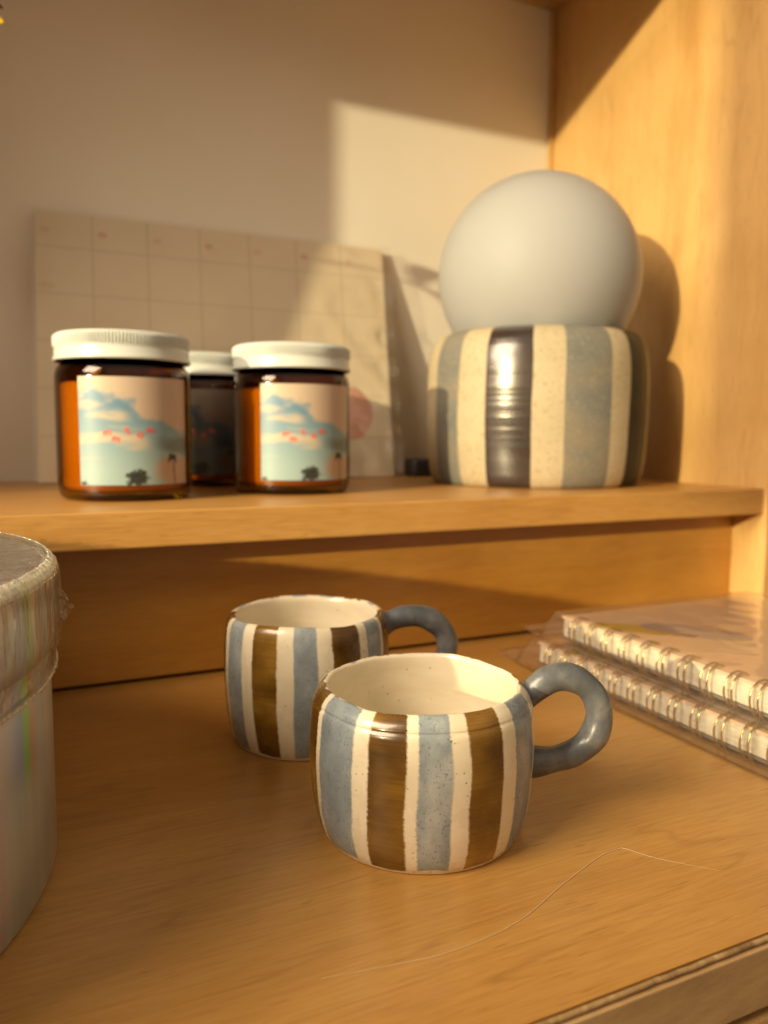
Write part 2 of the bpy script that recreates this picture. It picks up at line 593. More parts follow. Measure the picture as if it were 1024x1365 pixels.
def clear(name, tint=(1, 1, 1), edge_tint=None, rough=0.03, ior=1.5, gloss_col=(1, 1, 1), boost=1.0, haze=0.0, haze_col=(0.8, 0.75, 0.68), bump=None):
    """thin clear layer: lets light straight through (tinted) and mirrors by Fresnel."""
    t = NT(name)
    tr = t.n('ShaderNodeBsdfTransparent')
    tr.inputs[0].default_value = (*tint, 1)
    g = t.n('ShaderNodeBsdfGlossy')
    g.inputs[0].default_value = (*gloss_col, 1)
    g.inputs['Roughness'].default_value = rough
    fr = t.n('ShaderNodeLayerWeight')
    if edge_tint:
        t.set(tr.inputs[0], t.mix(t.math('POWER', fr.outputs['Facing'], 2.6), tint, edge_tint))
    if bump:
        o = t.obj()
        h = t.noise(t.mapping(o, bump[2] if len(bump) > 2 else (1, 1, 1)), bump[0], 3, 0.6, 0.8)
        nb = t.bump(h, bump[1], 0.004)
        t.set(g.inputs['Normal'], nb)
        t.set(fr.inputs['Normal'], nb)
    base = tr.outputs[0]
    if haze:
        df = t.n('ShaderNodeBsdfDiffuse')
        df.inputs[0].default_value = (*haze_col, 1)
        mh = t.n('ShaderNodeMixShader')
        mh.inputs[0].default_value = haze
        t.t.links.new(tr.outputs[0], mh.inputs[1])
        t.t.links.new(df.outputs[0], mh.inputs[2])
        base = mh.outputs[0]
    mx = t.n('ShaderNodeMixShader')
    f0 = ((ior - 1) / (ior + 1)) ** 2
    t.set(mx.inputs[0], t.math('MULTIPLY', t.math('MULTIPLY_ADD', t.math('POWER', fr.outputs['Facing'], 5.0), 1 - f0, f0), boost, clamp=True))
    t.t.links.new(base, mx.inputs[1])
    t.t.links.new(g.outputs[0], mx.inputs[2])
    t.t.links.new(mx.outputs[0], t.out.inputs[0])
    return t.m


M['amber'] = clear('amber_glass', (0.81, 0.60, 0.155), (0.08, 0.030, 0.005), 0.05)
M['amber_thick'] = clear('amber_glass_shoulder', (0.52, 0.30, 0.055), (0.05, 0.018, 0.004), 0.05)
M['film'] = clear('crinkled_clear_film', (0.97, 0.96, 0.94), None, 0.10, 1.5, haze=0.05, boost=1.6, bump=(40, 0.22))
M['sleeve_film'] = clear('taut_clear_film', (0.97, 0.95, 0.92), None, 0.07, 1.5, haze=0.05, boost=1.4, bump=(30, 0.10))


def wax():
    t = NT('soy_wax')
    t.p(base=(0.80, 0.66, 0.42), rough=0.6, sss=0.3, sss_scale=0.01)
    return t.m


M['wax'] = wax()
M['lid_dark'] = plain('darkened_lid_inside', (0.035, 0.028, 0.022), 0.6)  # lid inside coloured dark, so little light shows through the jar's shoulder
M['lid_white'] = plain('white_enamel', (0.58, 0.62, 0.60), 0.28)


def attr_mat(name, rough=0.5, coat=0.0):
    t = NT(name)
    a = t.n('ShaderNodeAttribute', attribute_name='print')
    c = t.mix(0.25, a.outputs['Color'], t.ramp(t.noise(t.obj(), 900, 2), [(0.3, (0.94, 0.94, 0.94)), (0.7, (1.05, 1.05, 1.05))]), 'MULTIPLY')
    t.p(base=c, rough=rough, coat=coat, coat_rough=0.2)
    return t.m


M['sky_print'] = attr_mat('printed_sky_label', 0.42, 0.15)
M['ink_red'] = plain('coral_ink', (0.80, 0.10, 0.07), 0.5)
M['ink_dark'] = plain('dark_green_ink', (0.030, 0.035, 0.030), 0.5)

# ------------------------------------------------------------------ world positions measured for this place
ZS, YSF, YB, XP, YW, YT = 0.0926, 0.3874, 0.4129, 0.483, 0.6487, 0.1298
XL = -0.317
TH = 0.018

# ------------------------------------------------------------------ setting
bm = box_bm((-1.6, YW, -0.9), (1.6, YW + 0.1, 1.8), 0)
tag(link('wall', bm, M['wall'], smooth=False), kind='structure')

cab = empty('display_cabinet', (0.075, 0.4, -TH))
tag(cab, 'pale maple cabinet corner with a raised shelf over a wide lower board', 'cabinet')
O = Vector((0.075, 0.4, -TH))


def cpart(name, lo, hi, mat, bevel=0.0010, parent=cab):
    bm = box_bm(Vector(lo) - O, Vector(hi) - O, bevel)
    return link(name, bm, mat, parent, smooth=False)


# lower board (its front edge is a separate edge strip and a chipped lip)
cpart('lower_board', (XL + 0.001, YT + 0.0022, -TH), (0.72, YB + 0.012, 0.0), M['table_wood'], 0.0)
cpart('edge_strip', (XL + 0.001, YT - 0.0006, -TH - 0.0005), (0.72, YT + 0.002, -0.0016), M['ply_edge'], 0.0004)
# lip: a slightly ragged rounded bead along the front arris
bm = bmesh.new()
pts = []
N = 260
for i in range(N + 1):
    x = XL + 0.002 + (0.717 - XL) * i / N
    pts.append(Vector((x, YT + 0.0010 + 0.00030 * mnoise.noise(Vector((x * 160, 0, 0))), -0.00055 + 0.00025 * mnoise.noise(Vector((x * 240, 5, 0))))) - O)
tube(pts, 0.0007, 8, bm)
link('veneer_lip', bm, M['lip'], cab)
cpart('drawer_front', (XL + 0.001, YT + 0.0005, -0.16), (0.72, YT + 0.02, -TH - 0.0045), M['side_wood'], 0.001)
cpart('lower_carcass', (XL + 0.001, YT + 0.03, -0.16), (0.72, YW - 0.002, -TH - 0.002), M['dark_gap'], 0)
# riser board leaves a dark gap above the lower board
cpart('riser_board', (XL + 0.001, YB, 0.0022), (XP - 0.0006, YB + 0.012, ZS - TH - 0.0005), M['riser_wood'], 0.0005)
cpart('raised_shelf', (XL + 0.001, YSF, ZS - TH), (XP - 0.0004, YW - 0.0006, ZS), M['shelf_wood'], 0.0009)
cpart('side_panel', (XP, 0.384, 0.0006), (XP + TH, YW - 0.0004, 0.551), M['side_wood'], 0.0006)
cpart('side_panel', (XL - TH, YSF, 0.0006), (XL, YW - 0.0004, 0.551), M['side_wood'], 0.0006)
cpart('top_panel', (XL - 0.0004, YSF - 0.001, 0.533), (XP - 0.0006, YW - 0.0004, 0.551), M['side_wood'], 0.0006)
# thin scribe strip in the back corner
cpart('corner_strip', (XP - 0.0045, YW - 0.0048, ZS + 0.0004), (XP - 0.0003, YW - 0.0005, 0.5325), M['side_wood'], 0.0006)

# the room's left-hand wall with its window sill, and an unseen block added to shade the side panel
bm = box_bm((-1.72, -2.4, -0.9), (-1.60, 1.4, 0.4287), 0.004)
box_bm((-1.72, -1.6, 0.56), (-1.60, -0.530, 2.0), 0.004, bm=bm)
tag(link('window_wall_and_added_block', bm, M['wall'], smooth=False), kind='structure')


# ------------------------------------------------------------------ mugs
def make_mug(loc, rz, H, stops, handle_pts, handle_az, hr, label, seed, name='espresso_mug', prof=None, over_lip=-0.002):
    root = empty(name, loc, rz)
    tag(root, label, 'mug', 'striped espresso mugs')
    outer = spline(prof, 5)
    P = [(v[0], v[1]) for v in outer]
    # index where the inner wall starts (past the top of the lip)
    top = max(range(len(P)), key=lambda i: P[i][1])
    L = [0]
    for (r0, z0), (r1, z1) in zip(P, P[1:]): L.append(L[-1] + math.hypot(r1 - r0, z1 - z0))
    rv = (L[top] + 0.0004) / L[-1]

    def warp(a, r, z, k):
        d = Vector((math.sin(a), math.cos(a), 0))
        q = d * 1.1 + Vector((seed, 0, z * 16))
        n1 = mnoise.noise(q)
        n2 = mnoise.noise(d * 2.6 + Vector((0, seed, z * 60)))
        sc_ = 1 + 0.013 * n1 + 0.004 * n2
        zz = z
        if z > H * 0.7:
            zz = z + (z / H - 0.7) / 0.3 * (0.0009 * mnoise.noise(d * 1.4 + Vector((0, 0, seed))) + 0.00022 * mnoise.noise(d * 6 + Vector((0, 3, seed))))
        if z < 0.004:
            zz = z + 0.00012 * abs(mnoise.noise(d * 5 + Vector((seed, 2, 0))))
        return r * sc_, zz
    split = top + 6
    bm = lathe([(r * 0.982, z) for r, z in P], 160, lambda k: 0 if k < split else 1, warp)
    link('cup_body', bm, [mug_outer('striped_glaze', stops, rv + over_lip, seed), M['mug_in']], root)
    hp = spline([(0, u, z) for u, z in handle_pts], 8)
    ca, sa = math.cos(handle_az), math.sin(handle_az)
    pts = [Vector((v[1] * ca, v[1] * sa, v[2])) for v in hp]

    def hrad(tt):
        x = abs(tt - 0.5) * 2
        return hr * (1.0 + 0.16 * max(0, x - 0.75) / 0.25 + 0.05 * math.sin(tt * 17 + seed) + 0.03 * math.sin(tt * 41))
    bm = tube(pts, hrad, 20)
    link('handle', bm, M['handle'], root)
    return root


prof1 = [(0.0, 0.0008), (0.022, 0.0006), (0.0314, 0.0), (0.0334, 0.0011), (0.0352, 0.0050), (0.0367, 0.0120), (0.0374, 0.0200), (0.0378, 0.0285), (0.0375, 0.0360), (0.0371, 0.0412), (0.0367, 0.0433), (0.03605, 0.0444), (0.0360, 0.0451), (0.0353, 0.0465),
         (0.0341, 0.0479), (0.0329, 0.0489), (0.0318, 0.0487), (0.0312, 0.0472), (0.0320, 0.0400), (0.0330, 0.0280), (0.0322, 0.0150), (0.0290, 0.0085), (0.020, 0.0058), (0.0, 0.0052)]
n1 = Vector((0.1211, 0.2258, 0.0)).normalized()
c1 = n1 * 0.2522
make_mug(c1, -math.atan2(c1.x, c1.y), 0.0489, S1,
         [(0.0333, 0.0424), (0.0368, 0.0440), (0.0430, 0.0484), (0.0504, 0.0490), (0.0575, 0.0444), (0.0608, 0.0366), (0.0590, 0.0283), (0.0528, 0.0228), (0.0445, 0.0204), (0.0355, 0.0198)],
         math.radians(8), 0.0046, 'front striped mug in sharp focus, its blue-grey ring handle fully visible over bare wood', 3.1, prof=prof1)
prof2 = [(0.0, 0.0008), (0.020, 0.0006), (0.0298, 0.0), (0.0319, 0.0014), (0.0338, 0.0070), (0.0350, 0.0150), (0.0358, 0.0240), (0.0361, 0.0320), (0.0359, 0.0405), (0.0354, 0.0470), (0.0348, 0.0508), (0.0338, 0.0531),
         (0.0326, 0.0541), (0.0315, 0.0541), (0.0306, 0.0532), (0.0302, 0.0508), (0.0309, 0.0430), (0.0316, 0.0300), (0.0306, 0.0150), (0.0275, 0.0085), (0.018, 0.0060), (0.0, 0.0055)]
n2 = Vector((0.1118, 0.3170, 0.0)).normalized()
c2 = n2 * 0.3318 + Vector((0.0006, -0.0003, 0))
make_mug(c2, -math.atan2(c2.x, c2.y), 0.0541, S2,
         [(0.0326, 0.0468), (0.0362, 0.0480), (0.0430, 0.0500), (0.0520, 0.0494), (0.0595, 0.0446), (0.0630, 0.0376), (0.0620, 0.0305), (0.0565, 0.0238), (0.0480, 0.0202), (0.0395, 0.0188), (0.0330, 0.0180)],
         math.radians(6), 0.0049, 'rear striped mug in the shade, standing between the shiny round box and the front mug', 8.4, prof=prof2, over_lip=0.006)


# ------------------------------------------------------------------ candle jars
def label_bm(R, half, zlo, zhi, tone=0.70):
    """curved paper label with its printed sky, lettering and palms; centre faces local -Y."""
    bm = bmesh.new()
    cl = bm.loops.layers.float_color.new('print')
    nx, nz = 72, 72

    def P(s, t_, lift=0.0):
        a = (s - 0.5) * 2 * half
        r = R + lift
        return Vector((r * math.sin(a), -r * math.cos(a), zlo + (zhi - zlo) * t_))

    def sky(s, t_):
        def fb(x, y, o=0.0):
            return sum(mnoise.noise(Vector((x * f, y * f, o + f))) / f * 2 for f in (2, 4, 8, 16))
        n = fb(s * 2.0, t_ * 2.6, 1.7)
        n2 = fb(s * 1.2, t_ * 4.0, 9.1)
        blue = Vector((0.20, 0.38, 0.54))
        low = Vector((0.42, 0.60, 0.62))
        col = low.lerp(blue, min(1, max(0, (t_ - 0.15) / 0.6)))
        pink = Vector((0.70, 0.52, 0.42))
        cream = Vector((0.78, 0.66, 0.50))

        def put(c, k, a):
            a = max(0.0, min(1.0, a))
            return c.lerp(k, a * a * (3 - 2 * a))
        # big bank of cloud, top and right, with a scalloped lower edge
        edge = 0.80 - 0.60 * max(0, s - 0.40) ** 0.72 - 0.03 * s + 0.15 * n
        col = put(col, pink.lerp(cream, max(0, min(1, 1.1 - s * 1.3))), (t_ - edge) / 0.10)
        # dark blue underside of the bank
        col = put(col, Vector((0.15, 0.27, 0.36)), 0.55 * (1 - abs((t_ - edge + 0.04) / 0.055)) * max(0, 1 - abs(s - 0.40) / 0.20))
        # soft streaks on the left
        for (yy, hh, x0, x1, k) in ((0.64, 0.07, 0.02, 0.50, 0.8), (0.42, 0.075, -0.1, 0.66, 0.9), (0.74, 0.06, -0.1, 0.30, 0.7), (0.53, 0.04, 0.2, 0.62, 0.45), (0.24, 0.05, -0.1, 0.3, 0.3)):
            m = 1 - abs((t_ - yy + 0.06 * n2) / hh)
            fx = min(1, max(0, (s - x0) / 0.1)) * min(1, max(0, (x1 - s) / 0.15))
            col = put(col, cream, k * m * fx)
        # dull slate bank right of middle, warm low cloud at lower right
        col = put(col, Vector((0.20, 0.26, 0.27)), 0.9 * (1 - math.hypot((s - 0.90) / 0.34, (t_ - 0.38 + 0.05 * n) / 0.13)) * 1.6)
        col = put(col, Vector((0.62, 0.44, 0.33)), (1 - math.hypot((s - 0.86) / 0.27, (t_ - 0.12 + 0.06 * n) / 0.17)) * 2.2)
        return col
    g = [[bm.verts.new(P(i / nx, j / nz)) for i in range(nx + 1)] for j in range(nz + 1)]
    for j in range(nz):
        for i in range(nx):
            f = bm.faces.new((g[j][i], g[j][i + 1], g[j + 1][i + 1], g[j + 1][i]))
            for lp, (a, b) in zip(f.loops, ((i, j), (i + 1, j), (i + 1, j + 1), (i, j + 1))):
                c = sky(a / nx, b / nz)
                lp[cl] = (c[0] * tone, c[1] * tone, c[2] * tone, 1)

    def quad(pts, mi, lift=0.00012):
        f = bm.faces.new([bm.verts.new(P(s, t_, lift)) for s, t_ in pts])
        f.material_index = mi

    def stroke(pts, wd, mi=1, lift=0.00012):
        for (x0, y0), (x1, y1) in zip(pts, pts[1:]):
            dx, dy = x1 - x0, y1 - y0
            l = math.hypot(dx, dy) or 1
            ox, oy = -dy / l * wd, dx / l * wd
            ex, ey = dx / l * wd * .6, dy / l * wd * .6
            quad([(x0 - ex + ox, y0 - ey + oy), (x0 - ex - ox, y0 - ey - oy), (x1 + ex - ox, y1 + ey - oy), (x1 + ex + ox, y1 + ey + oy)][::-1], mi, lift)
    # lettering: m m t o m, each letter adrift like a bird
    wd = 0.0058
    letters = [('m', 0.25, 0.485, 12), ('m', 0.32, 0.425, -12), ('t', 0.408, 0.50, 8), ('o', 0.512, 0.465, 0), ('m', 0.60, 0.508, -14)]
    shapes = {'m': [[(-.026, -.02), (-.026, .02)], [(-.026, .012), (-.014, .02), (-.002, .012), (-.002, -.02)], [(-.002, .012), (.012, .02), (.025, .012), (.025, -.02)]],
              't': [[(0, .032), (0, -.018), (.012, -.025), (.02, -.02)], [(-.016, .014), (.018, .014)]],
              'o': [[(.02 * math.cos(k * PI / 5), .02 * math.sin(k * PI / 5)) for k in range(11)]]}
    for ch, cx, cy, rot in letters:
        r = math.radians(rot)
        for st in shapes[ch]:
            stroke([(cx + x * math.cos(r) - y * math.sin(r), cy + x * math.sin(r) + y * math.cos(r)) for x, y in st], wd)
    rnd = random.Random(5)
    # tall thin palm
    stroke([(0.835, 0.0), (0.832, 0.10), (0.822, 0.21)], 0.0042, 2)
    for k in range(26):
        a = rnd.uniform(-0.3, PI + 0.3)
        l = rnd.uniform(0.02, 0.055)
        x1, y1 = 0.812 + math.cos(a) * l * 0.75, 0.245 + math.sin(a) * l * 1.0
        stroke([(0.812, 0.235), (x1, y1), (x1 + math.cos(a) * .012, y1 - 0.028)], 0.0038, 2, 0.00013 + k * 2e-6)
    # bushy palm at the bottom edge: fronds arching out of one centre
    for k in range(84):
        a = rnd.uniform(-0.5, PI + 0.5)
        l = rnd.uniform(0.035, 0.098)
        bx, by = 0.485 + rnd.uniform(-.02, .02), 0.062 + rnd.uniform(-.015, .015)
        x1, y1 = bx + math.cos(a) * l * 0.85, by + math.sin(a) * l * 0.95
        x2, y2 = x1 + math.cos(a) * 0.012, y1 - 0.022
        stroke([(bx, by), (x1, max(0.004, y1)), (x2, max(0.004, y2))], 0.0026, 2, 0.00012 + k * 1.5e-6)
    for k in range(16):
        a = 2 * PI * k / 16
        stroke([(0.485, 0.05), (0.485 + 0.05 * math.cos(a), max(0.004, 0.05 + 0.045 * math.sin(a)))], 0.006, 2, 0.0003 + k * 2e-6)
    for k in range(12):
        a = rnd.uniform(0.2, PI - 0.2)
        l = rnd.uniform(0.02, 0.05)
        stroke([(0.03, 0.004), (0.035 + math.cos(a) * l * .8, 0.004 + math.sin(a) * l)], 0.0035, 2, 0.00012 + k * 2e-6)
    return bm


def make_jar(loc, rz, label):
    root = empty('candle_jar', loc, rz)
    tag(root, label, 'candle jar', 'amber candle jars with sky labels')
    prof = [(0.0, 0.0022), (0.026, 0.0016), (0.031, 0.0), (0.0342, 0.0006), (0.0360, 0.0026), (0.0368, 0.0060), (0.0370, 0.0100), (0.0370, 0.0655), (0.0368, 0.0690), (0.0360, 0.0722), (0.0345, 0.0742), (0.0330, 0.0752), (0.0326, 0.0768), (0.0326, 0.088),
            (0.0306, 0.088), (0.0306, 0.0765), (0.0322, 0.0735), (0.0345, 0.0690), (0.0349, 0.0650), (0.0349, 0.0080), (0.033, 0.0048), (0.0, 0.0042)]
    link('glass_body', lathe(prof, 96, lambda k: 1 if 7 <= k <= 17 else 0), [M['amber'], M['amber_thick']], root)
    waxp = [(0.0, 0.0050), (0.0325, 0.0055), (0.0340, 0.0085), (0.0340, 0.0640), (0.0325, 0.0648), (0.0, 0.0640)]
    link('wax', lathe(waxp, 64), M['wax'], root)
    ridg = 132

    def lw(a, r, z, k):
        if 0.0840 < z < 0.0898 and r > 0.034:
            return r - 0.0007 + 0.0013 * (0.5 + 0.5 * math.cos(a * ridg)), z
        return r, z
    lidp = [(0.0, 0.0900), (0.0300, 0.0900), (0.0315, 0.0904), (0.0340, 0.0915), (0.0352, 0.0915), (0.0362, 0.0908), (0.0366, 0.0897), (0.0367, 0.0888), (0.0367, 0.0850), (0.0366, 0.0838), (0.0362, 0.0830), (0.0366, 0.0822), (0.0367, 0.0790), (0.0372, 0.0782),
            (0.0375, 0.0772), (0.0371, 0.0763), (0.0362, 0.0764), (0.0358, 0.0780), (0.0358, 0.0880), (0.0, 0.0885)]
    link('lid', lathe(lidp[::-1], ridg * 6, lambda k: 1 if k < 3 else 0, lw), [M['lid_white'], M['lid_dark']], root)
    link('label', label_bm(0.03725, math.radians(49), 0.0092, 0.0668), [M['sky_print'], M['ink_red'], M['ink_dark']], root)
    return root


def turn(loc, deg):
    return -math.atan2(loc[0], loc[1]) + math.radians(deg)


def copy_tree(o, parent=None):
    c = o.copy()
    COL.objects.link(c)
    if parent: c.parent = parent
    for ch in list(o.children):
        copy_tree(ch, c)
    return c


j1 = (0.0576, 0.4725, ZS)
jar = make_jar(j1, turn(j1, 10.5), 'amber candle jar nearest the left end of the shelf, its whole sky label facing out')
for loc, dg, lab in (((0.1615, 0.4819, ZS), 19, 'amber candle jar on the right, its sky label wrapping round towards the lamp'),
                     ((0.1240, 0.5680, ZS), -2, 'amber candle jar half hidden in the gap behind the two others')):
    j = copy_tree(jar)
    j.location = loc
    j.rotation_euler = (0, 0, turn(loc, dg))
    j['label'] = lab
# the jar at the back has the sky label darkened, its shade put into the colour
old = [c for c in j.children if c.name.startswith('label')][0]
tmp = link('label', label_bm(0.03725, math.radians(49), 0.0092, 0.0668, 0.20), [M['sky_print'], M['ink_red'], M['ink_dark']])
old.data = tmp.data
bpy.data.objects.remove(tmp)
old['label'] = 'dark shadow-coloured sky label'

# ------------------------------------------------------------------ globe lamp
lc = Vector((0.3690, 0.5068, ZS))
lamp = empty('globe_lamp', lc, -math.atan2(lc.x, lc.y))
tag(lamp, 'table lamp with a frosted white glass ball on a broad striped stoneware pot', 'lamp')
lp = [(0.0, 0.003), (0.070, 0.0028), (0.0745, 0.0), (0.0785, 0.0018), (0.0812, 0.0085), (0.0832, 0.022), (0.0843, 0.042), (0.0846, 0.062), (0.0842, 0.080), (0.0830, 0.0935), (0.0803, 0.1035), (0.0762, 0.1095), (0.0705, 0.1125), (0.0655, 0.1130),
      (0.0625, 0.1115), (0.0618, 0.108), (0.064, 0.095), (0.066, 0.06), (0.066, 0.012), (0.0, 0.011)]
P = [(v[0], v[1]) for v in spline(lp, 5)]


def lampwarp(a, r, z, k):
    d = Vector((math.sin(a), math.cos(a), 0))
    return r * (1 + 0.006 * mnoise.noise(d * 1.2 + Vector((0, 0, z * 12))) + 0.0016 * mnoise.noise(Vector((1, 0, z * 150)))), z


link('ceramic_base', lathe(P, 160, None, lampwarp), M['lamp_glaze'], lamp)
RG, ZG = 0.0765, 0.1570
gp = []
for i in range(0, 41):
    a = -PI / 2 + math.radians(38) + (PI - math.radians(38)) * i / 40
    gp.append((max(0.0, RG * math.cos(a)) if i < 40 else 0.0, ZG + RG * math.sin(a)))
inner = [(0.0, ZG + RG - 0.003)] + [(max(0.001, (RG - 0.003) * math.cos(a)), ZG + (RG - 0.003) * math.sin(a)) for a in [PI / 2 - 0.05 - (PI - 0.05 - math.radians(38)) * i / 30 for i in range(31)]]
globe = link('glass_globe', lathe(gp + inner + [gp[0]], 128), M['opal'], lamp)
link('lamp_socket', lathe([(0.0, 0.012), (0.020, 0.012), (0.020, 0.100), (0.014, 0.104), (0.0, 0.105)], 32), plain('white_plastic', (0.7, 0.68, 0.62), 0.5), lamp)
# cord and in-line switch on the shelf behind the lamp (local frame = world minus the lamp's turn)
Minv = Matrix.Rotation(math.atan2(lc.x, lc.y), 4, 'Z')


def lampl(p):
    return (Minv @ (Vector(p) - lc))


cordp = spline([lampl(p) for p in [(0.392, 0.588, ZS + 0.006), (0.372, 0.606, ZS + 0.0026), (0.345, 0.612, ZS + 0.0026), (0.326, 0.606, ZS + 0.0026), (0.322, 0.620, ZS + 0.0026), (0.350, 0.634, ZS + 0.0026), (0.40, 0.642, ZS + 0.0026), (0.462, 0.640, ZS + 0.0026)]], 8)
cord = link('power_cord', tube(cordp, 0.0024, 10), plain('dark_brown_cord', (0.035, 0.025, 0.022), 0.5), lamp)
swb = box_bm((-0.024, -0.009, 0.0), (0.024, 0.009, 0.016), 0.004, 3)
sw = link('cord_switch', swb, plain('dark_switch', (0.030, 0.024, 0.024), 0.45), lamp, loc=lampl((0.333, 0.6085, ZS + 0.0003)), rot=(0, 0, math.atan2(lc.x, lc.y) + 0.1))


# ------------------------------------------------------------------ calendar leaning on the wall
def calendar():
    bl, br = Vector((0.0135, 0.6080, ZS + 0.0004)), Vector((0.2935, 0.6050, ZS + 0.0004))
    tl, tr = Vector((0.0185, 0.6462, 0.2912)), Vector((0.2995, 0.6462, 0.2905))
    root = empty('wall_calendar', (bl + br) / 2)
    tag(root, 'cream calendar pad in clear plastic leaning against the wall behind the jars', 'calendar')
    o = root.location.copy()
    nrm = (br - bl).cross(tl - bl).normalized()  # towards the room
    if nrm.y > 0: nrm = -nrm
    thick = 0.0032

    def Q(s, t_, d=0.0):
        p = (bl * (1 - s) + br * s) * (1 - t_) + (tl * (1 - s) + tr * s) * t_
        return p + nrm * d - o
    # page
    t = NT('calendar_page')
    s = t.sep(t.uv())

    def line(v, period, off, wd):
        fr = t.math('FRACT', t.math('DIVIDE', t.math('SUBTRACT', v, off), period))
        return t.math('LESS_THAN', t.math('ABSOLUTE', t.math('SUBTRACT', fr, 0.5)), wd / period / 2)
    n = t.noise(t.obj(), 14, 3)
    paper = t.ramp(n, [(0.3, (0.70, 0.60, 0.44)), (0.7, (0.76, 0.67, 0.52))])
    g1 = line(s[0], 1 / 7, 1 / 14, 0.005)
    g2 = t.math('MULTIPLY', line(s[1], 0.175, 0.868 - 0.0875, 0.006), t.math('LESS_THAN', s[1], 0.90))
    ink = t.math('MAXIMUM', g1, g2)
    c = t.mix(t.math('MULTIPLY', ink, 0.30), paper, (0.30, 0.22, 0.15))
    # pink sun print and small marks
    def disc(cx, cy, rx, ry):
        return t.math('LESS_THAN', t.math('ADD', t.math('POWER', t.math('DIVIDE', t.math('SUBTRACT', s[0], cx), rx), 2), t.math('POWER', t.math('DIVIDE', t.math('SUBTRACT', s[1], cy), ry), 2)), 1.0)
    c = t.mix(disc(0.862, 0.27, 0.075, 0.115), c, (0.66, 0.34, 0.26))
    for k in range(7):
        c = t.mix(t.math('MULTIPLY', disc(0.026 + k / 7, 0.93, 0.0125, 0.012), 0.5 if k % 2 else 0.3), c, (0.55, 0.16, 0.09))
    c = t.mix(t.math('MULTIPLY', disc(0.03, 0.72, 0.022, 0.012), 0.35), c, (0.5, 0.42, 0.05))
    t.p(base=c, rough=0.6)
    page = t.m
    bm = bmesh.new()
    uvl = bm.loops.layers.uv.new('UVMap')
    nx, ny = 28, 20
    fr = [[bm.verts.new(Q(i / nx, j / ny, thick)) for i in range(nx + 1)] for j in range(ny + 1)]
    bk = [[bm.verts.new(Q(i / nx, j / ny, 0)) for i in range(nx + 1)] for j in range(ny + 1)]
    for j in range(ny):
        for i in range(nx):
            f = bm.faces.new((fr[j][i], fr[j][i + 1], fr[j + 1][i + 1], fr[j + 1][i]))
            for lp_, (a, b) in zip(f.loops, ((i, j), (i + 1, j), (i + 1, j + 1), (i, j + 1))):
                lp_[uvl].uv = (a / nx, b / ny)
            f = bm.faces.new((bk[j][i], bk[j + 1][i], bk[j + 1][i + 1], bk[j][i + 1]))
            f.material_index = 1
    for i in range(nx):
        for a, b in ((0, 1), (ny, -1)):
            f = bm.faces.new((fr[a][i], fr[a][i + 1], bk[a][i + 1], bk[a][i]))
            f.material_index = 1
    for j in range(ny):
        for a in (0, nx):
            f = bm.faces.new((fr[j][a], fr[j + 1][a], bk[j + 1][a], bk[j][a]))
            f.material_index = 1
    bmesh.ops.recalc_face_normals(bm, faces=bm.faces[:])
    link('page_block', bm, [page, plain('paper_edge', (0.70, 0.55, 0.36), 0.7)], root, smooth=False)
    # plastic sleeve: a thin film standing just off the page, crumpled towards the lower right
    bm = bmesh.new()
    nx, ny = 110, 80
    g = []
    for j in range(ny + 1):
        row = []
        for i in range(nx + 1):
            s_, t_ = -0.012 + 1.036 * i / nx, 0.0 + 1.010 * j / ny
            k = max(0, s_ - 0.62) / 0.38 * (1 - 0.55 * t_)
            d = 0.0012 + 0.0006 * mnoise.noise(Vector((s_ * 9, t_ * 7, 0)))
            rid = 1 - abs(mnoise.noise(Vector((s_ * 7 + t_ * 6, (t_ - s_) * 2.4, 4))))
            d += k * (0.0100 * max(0, rid - 0.50) + 0.0040 * mnoise.noise(Vector((s_ * 16, t_ * 13, 2))) + 0.0012)
            row.append(bm.verts.new(Q(s_, t_, thick + max(0.0004, d))))
        g.append(row)
    for j in range(ny):
        for i in range(nx):
            bm.faces.new((g[j][i], g[j][i + 1], g[j + 1][i + 1], g[j + 1][i]))
    link('plastic_sleeve', bm, M['film'], root)
    return root


calendar()


